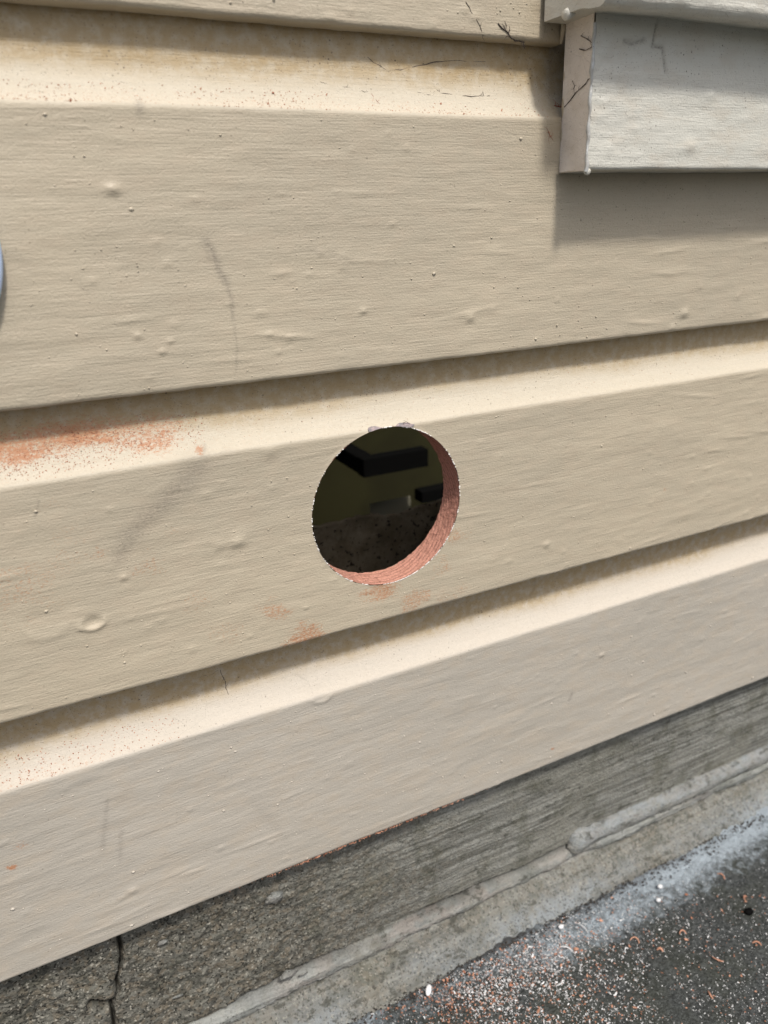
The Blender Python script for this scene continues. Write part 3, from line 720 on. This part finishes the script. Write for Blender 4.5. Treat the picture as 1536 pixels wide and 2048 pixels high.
# ------------------------------------------------------------------ blue fitting at the left edge
q = at(14, 553, -.006); q[2] += .013; r = .056; n = 96; a = np.linspace(0, 2 * np.pi, n, endpoint=False)
pr = [(.0, -.009), (r * .55, -.009), (r - .010, -.0087), (r - .004, -.0080), (r - .001, -.0068), (r, -.0050), (r, -.0002)]
co = np.array([[(q[0] - r) + ra * math.cos(t), y, q[2] + ra * math.sin(t)] for ra, y in pr for t in a])
o = obj('round_cover', mesh_from('round_cover', co, quads(len(pr), n, True)), BLUE); tag(o, 'pale blue rounded plastic edge poking in at the far left of the wall', 'cover')

# ------------------------------------------------------------------ tendrils and cracks on the paint
def strand(name, i, px, rad, mat, label, cat, twig=4, y=None):
    P = []
    for u, v in px: P.append(hit(i, u, v) if y is None else at(u, v, y))
    P = np.array(P); t = np.linspace(0, len(P) - 1, len(P) * 6); pts = np.stack([np.interp(t, np.arange(len(P)), P[:, k]) for k in range(3)], -1)
    jit = .00035; pts[:, 0] += jit * vnoise(t * 2.3, t * 0, 601 + len(px)); pts[:, 2] += jit * vnoise(t * 2.9, t * 0 + 3, 602)
    pts[:, 1] -= rad * .4; rad = rad * .72
    b = Bag(); k = len(pts); rr_ = rad * (.55 + .45 * np.sin(np.linspace(.25, np.pi - .15, k))) * (1 + .35 * vnoise(t * 3, t * 0, 603)); b.add(*tube(pts, rr_, 6))
    for _ in range(twig):
        j = rng.integers(1, k - 1); L = rng.uniform(.0015, .005); an = rng.uniform(0, 2 * np.pi)
        p0 = pts[j]; p1 = p0 + L * .5 * np.array([math.cos(an), 0, math.sin(an)]); p2 = p1 + L * .5 * np.array([math.cos(an + .7), 0, math.sin(an + .7)])
        b.add(*tube([p0, p1, p2], [rad * .6, rad * .45, rad * .2], 5))
    o = obj(name, b.mesh(name), mat); tag(o, label, cat); return o
strand('dry_tendril', 1, [(735, 115), (752, 128), (772, 140), (800, 141), (830, 132), (870, 124), (920, 121), (970, 124)], .00030, TENDRIL, 'long thin dark wavy tendril in the shadow below the top board', 'tendril', 5)
strand('dry_tendril', 1, [(872, 180), (880, 187), (905, 190), (940, 194), (965, 192), (978, 192)], .00034, TENDRIL, 'short dark kinked tendril on the bright edge left of the box', 'tendril', 6)
strand('dry_tendril', 1, [(840, 186), (852, 190), (864, 192), (870, 183)], .00026, TENDRIL, 'tiny dark hooked tendril just left of the kinked one', 'tendril', 2)
strand('dry_tendril', 1, [(640, 165), (680, 174), (712, 178), (728, 185), (742, 183)], .00022, TENDRIL, 'faint brown thread on the bright edge, left of the other tendrils', 'tendril', 2)
strand('dry_tendril', 1, [(742, 188), (752, 200), (760, 208)], .00016, REDTEN, 'fine reddish thread slanting down on the bright edge', 'tendril', 1)
strand('dry_tendril', 0, [(932, 5), (945, 28), (962, 58), (967, 72)], .00030, TENDRIL, 'dark smudged tendril near the foot of the top board', 'tendril', 5)
strand('dry_tendril', 0, [(996, 48), (1010, 60), (1020, 72), (1028, 82), (1048, 84)], .00055, TENDRIL, 'thick dark tangled tendril clinging to the top board edge', 'tendril', 9)
strand('dry_tendril', 1, [(1108, 212), (1124, 214), (1132, 213)], .00040, REDTEN, 'rust red tuft in the corner beside the pinkish strip', 'tendril', 12)
strand('dry_tendril', 1, [(1096, 262), (1100, 272), (1106, 280)], .00020, REDTEN, 'fine red curl on the wall left of the pinkish strip', 'tendril', 4)
for px, r_, lb in (([(1163, 72), (1172, 76), (1181, 82), (1187, 88), (1184, 95), (1172, 101), (1160, 98)], .00030, 'dark looping tendril near the top of the pinkish strip'),
                   ([(1130, 214), (1142, 200), (1152, 186), (1163, 176), (1172, 168), (1178, 158)], .00034, 'dark slanting tendril across the middle of the pinkish strip'),
                   ([(1146, 162), (1150, 172), (1148, 178)], .00018, 'short fine hair on the pinkish strip above the slanting tendril')):
    # lie on the side return: solve on the plane x = BX + (y-BY)*.115
    P = []
    for u, v in px:
        d_ = RM @ np.array([(u - 768) / FPX, -(v - 1024) / FPX, -1.0]); y = -.013
        for _ in range(20):
            xx = BX - .0008 + (y - BY) * .115; t_ = (xx - CAM[0]) / d_[0]; y = .5 * y + .5 * (CAM + t_ * d_)[1]
        P.append((xx - .0004, np.clip(y, -.0268, -.0006), (CAM + t_ * d_)[2]))
    r_ *= .7; P = np.array(P); t = np.linspace(0, len(P) - 1, len(P) * 5); pts = np.stack([np.interp(t, np.arange(len(P)), P[:, k]) for k in range(3)], -1)
    b = Bag(); b.add(*tube(pts, r_ * (1 + .4 * vnoise(t * 3, t * 0, 9)), 6))
    for _ in range(4):
        j = rng.integers(1, len(pts) - 1); p0 = pts[j]; an = rng.uniform(0, 6.28); b.add(*tube([p0, p0 + .0012 * np.array([0, math.cos(an), math.sin(an)]), p0 + .0024 * np.array([0, math.cos(an + .5), math.sin(an + .5)])], [r_ * .6, r_ * .4, r_ * .2], 5))
    tag(obj('dry_tendril', b.mesh('dry_tendril'), TENDRIL), lb, 'tendril')
strand('paint_crack', 3, [(441, 1340), (445, 1352), (452, 1365), (451, 1376), (456, 1388)], .00028, TENDRIL, 'branched dark crack line in the shadow above the lowest board', 'crack', 3)
strand('paint_crack', 3, [(392, 1356), (405, 1352), (420, 1350), (436, 1341)], .00020, TENDRIL, 'thin dark crack line running left of the branched one', 'crack', 3)
strand('wood_splinter', 1, [(806, 846), (812, 843), (820, 850), (828, 852)], .00022, TENDRIL, 'tiny dark splinter sticking out at the top of the hole', 'splinter', 2, y=.0000)

# ------------------------------------------------------------------ sawdust on the boards
def dust_piece(q, s):
    """a short bent crumb"""
    a = rng.uniform(0, 2 * np.pi, 2); d1 = np.array([math.cos(a[0]), .2 * rng.normal(), math.sin(a[0])]); d2 = np.array([math.cos(a[0] + .9 * rng.normal()), .2 * rng.normal(), math.sin(a[0] + .5)])
    return tube([q - d1 * s, q, q + d2 * s], [s * .3, s * .42, s * .2], 4)
b = Bag()
for k in range(2600):     # drift at the left of the middle cove
    x = -.25 + .145 * rng.random() ** 1.3; t = rng.beta(2, 2.2) * .8
    if rng.random() < sstep(-.08, -.16, x) + .12:
        z = .0509 + .001 + .030 * t; b.add(*lump(surf_pt(2, x, z), rng.uniform(.00014, .00036), .35), a=rng.random())
for k in range(620):      # sprinkle on the upper bright cove
    x = -.19 + .30 * rng.random(); z = .2178 + .0005 + .009 * rng.random() ** 1.8
    s = rng.uniform(.00012, .00030) * (2.6 if rng.random() < .02 else 1); b.add(*dust_piece(surf_pt(1, x, z), s * 1.7) if rng.random() < .5 else lump(surf_pt(1, x, z), s, .35), a=rng.random())
for k in range(420):      # lower cove, left
    x = -.28 + .14 * rng.random() ** 1.5; z = -.1228 + .0005 + .014 * rng.random() ** 1.5; b.add(*lump(surf_pt(3, x, z), rng.uniform(.00015, .0004), .35), a=rng.random())
for k in range(300):
    x = rng.uniform(-.2, .3); z = .0509 + .0005 + .02 * rng.random() ** 1.5; b.add(*lump(surf_pt(2, x, z), rng.uniform(.00012, .00026), .35), a=rng.random())
o = obj('sawdust', b.mesh('sawdust', False, 'tone'), REDBIT, kind='stuff'); tag(o, 'red brown sawdust sprinkled along the coved top edges of the boards', 'sawdust')
b = Bag()
for k in range(750):      # fibres caught under the lowest board
    x = -.135 + .235 * rng.random(); dens = math.exp(-((x + .045) / .045) ** 2) + .35 * math.exp(-((x - .02) / .05) ** 2) + .5 * math.exp(-((x - .045) / .006) ** 2)
    if rng.random() < dens:
        q = np.array([x, .0062 + .003 * rng.random(), -.2546 - .0004 * rng.random()]); s = rng.uniform(.0004, .0011); b.add(*dust_piece(q, s), a=rng.random())
o = obj('sawdust_fringe', b.mesh('sawdust_fringe', False, 'tone'), REDBIT, kind='stuff'); tag(o, 'reddish sawdust fibres hanging along the bottom edge of the lowest board', 'sawdust')

# ------------------------------------------------------------------ shavings on the ground
def gz(x, y): return GZ + .0009
def curl(x, y, L, wd, tilt):
    """flat ribbon shaving bent in plan and slightly lifted"""
    n = 5; a0 = rng.uniform(0, 2 * np.pi); bend = rng.normal() * 1.5; t = np.linspace(-.5, .5, n); an = a0 + bend * t
    px = np.cumsum(np.cos(an)) * L / n; py = np.cumsum(np.sin(an)) * L / n; px -= px.mean(); py -= py.mean()
    pz = .25 * L * rng.random() * (1 - 4 * t * t * rng.uniform(-1, 1)) + tilt
    nx, ny = -np.sin(an), np.cos(an); wq = wd * (1 - 1.2 * t * t); rise = rng.uniform(-.6, .6) * wd
    top = np.stack([x + px + nx * wq, y + py + ny * wq, gz(x, y) + pz + rise + .3 * wd], -1)
    bot = np.stack([x + px - nx * wq, y + py - ny * wq, gz(x, y) + pz - rise + .3 * wd], -1)
    thk = np.array([0, 0, -.35 * wd]); v = np.vstack([top, bot, bot + thk, top + thk]); return v, np.vstack([quads(4, n), [(0, n, 2 * n, 3 * n), (n - 1, 4 * n - 1, 3 * n - 1, 2 * n - 1)], np.stack([np.arange(3 * n, 4 * n - 1), np.arange(3 * n + 1, 4 * n), np.arange(1, n), np.arange(0, n - 1)], -1)])
def place():
    """dense heap below the hole, thinning away to the right"""
    t = rng.random()
    if t < .52:
        q = at(rng.normal(1030, 150), rng.normal(2000, 72), z=GZ)
    elif t < .76:
        s = rng.random(); q = at(900 + 280 * s + rng.normal() * 55, 2010 - 150 * s + rng.normal() * 35, z=GZ)
    else:
        q = at(rng.uniform(950, 1560), rng.uniform(1790, 2060), z=GZ)
    return q[0], q[1]
wb, rb = Bag(), Bag(); cnt = 0
while cnt < 7800:
    x, y = place()
    if y > -.012 or x > .6 or x < -.1: continue
    cnt += 1; near = math.exp(-((x - .06) / .10) ** 2)
    L = rng.gamma(1.7, .00052) + .00045; L = min(L, .008)
    red_p = .30 + .35 * (x < .035)
    if rng.random() < red_p: rb.add(*(curl(x, y, L * 1.0, L * .16 + .00015, 0) if rng.random() < .5 else lump((x, y, gz(x, y) + .0003), L * .22 * np.array([1, .8, .6]), .35)), a=rng.random())
    else: wb.add(*(curl(x, y, L * 1.0, L * .09 + .00013, 0) if rng.random() < .75 else lump((x, y, gz(x, y) + .0003), L * .18 * np.array([1, .8, .6]), .3)), a=rng.random())
for k in range(2600):     # fine pale grit over the asphalt and the dust patch
    q = at(rng.uniform(640, 1560), rng.uniform(1620, 2060), z=GZ)
    if q[1] > -.010 or q[0] > .6: continue
    s = rng.uniform(.00015, .00045); wb.add(*lump((q[0], q[1], gz(0, 0) + .0001), s, .3), a=rng.random() * .7)
o = obj('paint_shavings', wb.mesh('paint_shavings', False, 'tone'), WHITEBIT, kind='stuff'); tag(o, 'tiny white paint shavings scattered over the dark asphalt', 'shavings')
o = obj('cedar_shavings', rb.mesh('cedar_shavings', False, 'tone'), REDBIT, kind='stuff'); tag(o, 'reddish cedar shavings scattered among white paint curls on the asphalt', 'shavings')

def flake(u, v, L, wd, mat, name, label, cat, ang=None, z=.001):
    q = at(u, v, z=GZ + z); b = Bag()
    n = 8; a0 = rng.uniform(0, 6.28) if ang is None else ang; bend = rng.uniform(1.2, 3.0) * rng.choice([-1, 1]) if ang is None else .4; t = np.linspace(-.5, .5, n); an = a0 + bend * t
    px = np.cumsum(np.cos(an)) * L / n; py = np.cumsum(np.sin(an)) * L / n
    pts = np.stack([q[0] + px - px.mean(), q[1] + py - py.mean(), q[2] + .0006 + .0010 * np.cos(t * 5)], -1)
    v_, f_ = tube(pts, .62 * wd * (1 - 1.5 * t * t) * rng.uniform(.75, 1.15, n), 6); b.add(v_, f_, a=rng.uniform(.5, 1)); 
    o = obj(name, b.mesh(name, True, 'tone'), mat); tag(o, label, cat); return o
q = at(857, 1980, z=GZ + .0022)
b = Bag(); vv, ff = lump2((0, 0, 0), (.0052, .0024, .0020), .05); vv[:, 2] = np.clip(vv[:, 2], -.0012, .0014)
ca, sa = math.cos(.9), math.sin(.9); vv = vv @ np.array([[ca, sa, 0], [-sa, ca, 0], [0, 0, 1]]); b.add(vv + q, ff, a=1.0)
o = obj('white_chip', b.mesh('white_chip', True, 'tone'), WHITEBIT); tag(o, 'largest white chip, lying alone at the foot of the concrete', 'chip')
flake(1165, 1855, .014, .0007, WHITEBIT, 'paint_curl', 'long thin white paint sliver nearest the concrete foot', 'paint curl', 1.75)
flake(1132, 1897, .013, .0009, WHITEBIT, 'paint_curl', 'white paint sliver touching the round red crumb', 'paint curl', 2.3)
flake(1120, 1968, .010, .0007, WHITEBIT, 'paint_curl', 'hooked white paint curl amid the dense shavings', 'paint curl')
flake(1252, 1900, .007, .0009, WHITEBIT, 'paint_curl', 'stubby white paint curl right of the dense shavings', 'paint curl')
for u, v, L, wd, lb in ((1443, 1752, .010, .0012, 'orange brown shaving lying on the blue dust patch'), (1490, 1797, .010, .0012, 'orange brown curl beside the dark pebble'), (1270, 1880, .012, .0010, 'long red shaving between the white curls'),
                        (1152, 1899, .006, .0022, 'rounded red wood crumb beside a white sliver'), (1320, 1900, .006, .0016, 'red wood crumb right of the long red shaving'), (1435, 1920, .012, .0011, 'bent red shaving on the bare dark asphalt'),
                        (1515, 1888, .010, .0011, 'red shaving lying at the right edge of the asphalt'), (1420, 1990, .008, .0012, 'red shaving low on the bare dark asphalt'), (1365, 1865, .009, .0011, 'forked red shaving below the blue dust patch')):
    flake(u, v, L, wd, REDBIT, 'wood_shaving', lb, 'wood shaving')
for u, v, s, mat, lb in ((1497, 1823, (.0045, .0032, .0026), BLACK, 'small black pebble on the asphalt at the far right'), (1320, 1773, (.0026, .0022, .0018), WHITEBIT, 'round white pebble on the pale dust, the farther one'),
                         (1317, 1800, (.0024, .0020, .0016), WHITEBIT, 'round white pebble on the pale dust, the nearer one'), (1122, 1853, (.0028, .0020, .0018), WHITEBIT, 'dull white grit stone in the dark gap by the concrete')):
    q = at(u, v, z=GZ + .002); b = Bag(); b.add(*lump2(q, s, .1), a=.75); o = obj('pebble', b.mesh('pebble', True, 'tone'), mat); tag(o, lb, 'pebble')
# dark crumbs and leaf grit in the gap at the foot of the concrete
b = Bag()
for k in range(900):
    x = rng.uniform(-.08, .42); y = -.0085 - abs(rng.normal()) * .007; s = rng.uniform(.0003, .0011)
    b.add(*lump((x, y, GZ + .0012), (s, s * .8, s * .7), .35), a=rng.random() * .4)
M = Mat('gap_grit', .9, .2); M.col(M.mix(M.at('tone'), (.025, .022, .02), (.12, .10, .085)))
o = obj('gap_grit', b.mesh('gap_grit', False, 'tone'), M.m, kind='stuff'); tag(o, 'dark grit and crumbs gathered where the concrete meets the asphalt', 'grit')

# ------------------------------------------------------------------ groups
GROUPS = {'dry_tendril': 'dry tendrils clinging to the paint', 'paint_crack': 'hairline cracks above the lowest board', 'wood_shaving': 'larger red shavings on the asphalt',
          'paint_curl': 'larger white paint curls on the asphalt', 'pebble': 'pebbles on the asphalt'}
for o in C.objects:
    g = GROUPS.get(o.name.split('.')[0])
    if g and o.parent is None: o['group'] = g
for o in (wall, found, sill, box, cav): o['kind'] = 'thing'
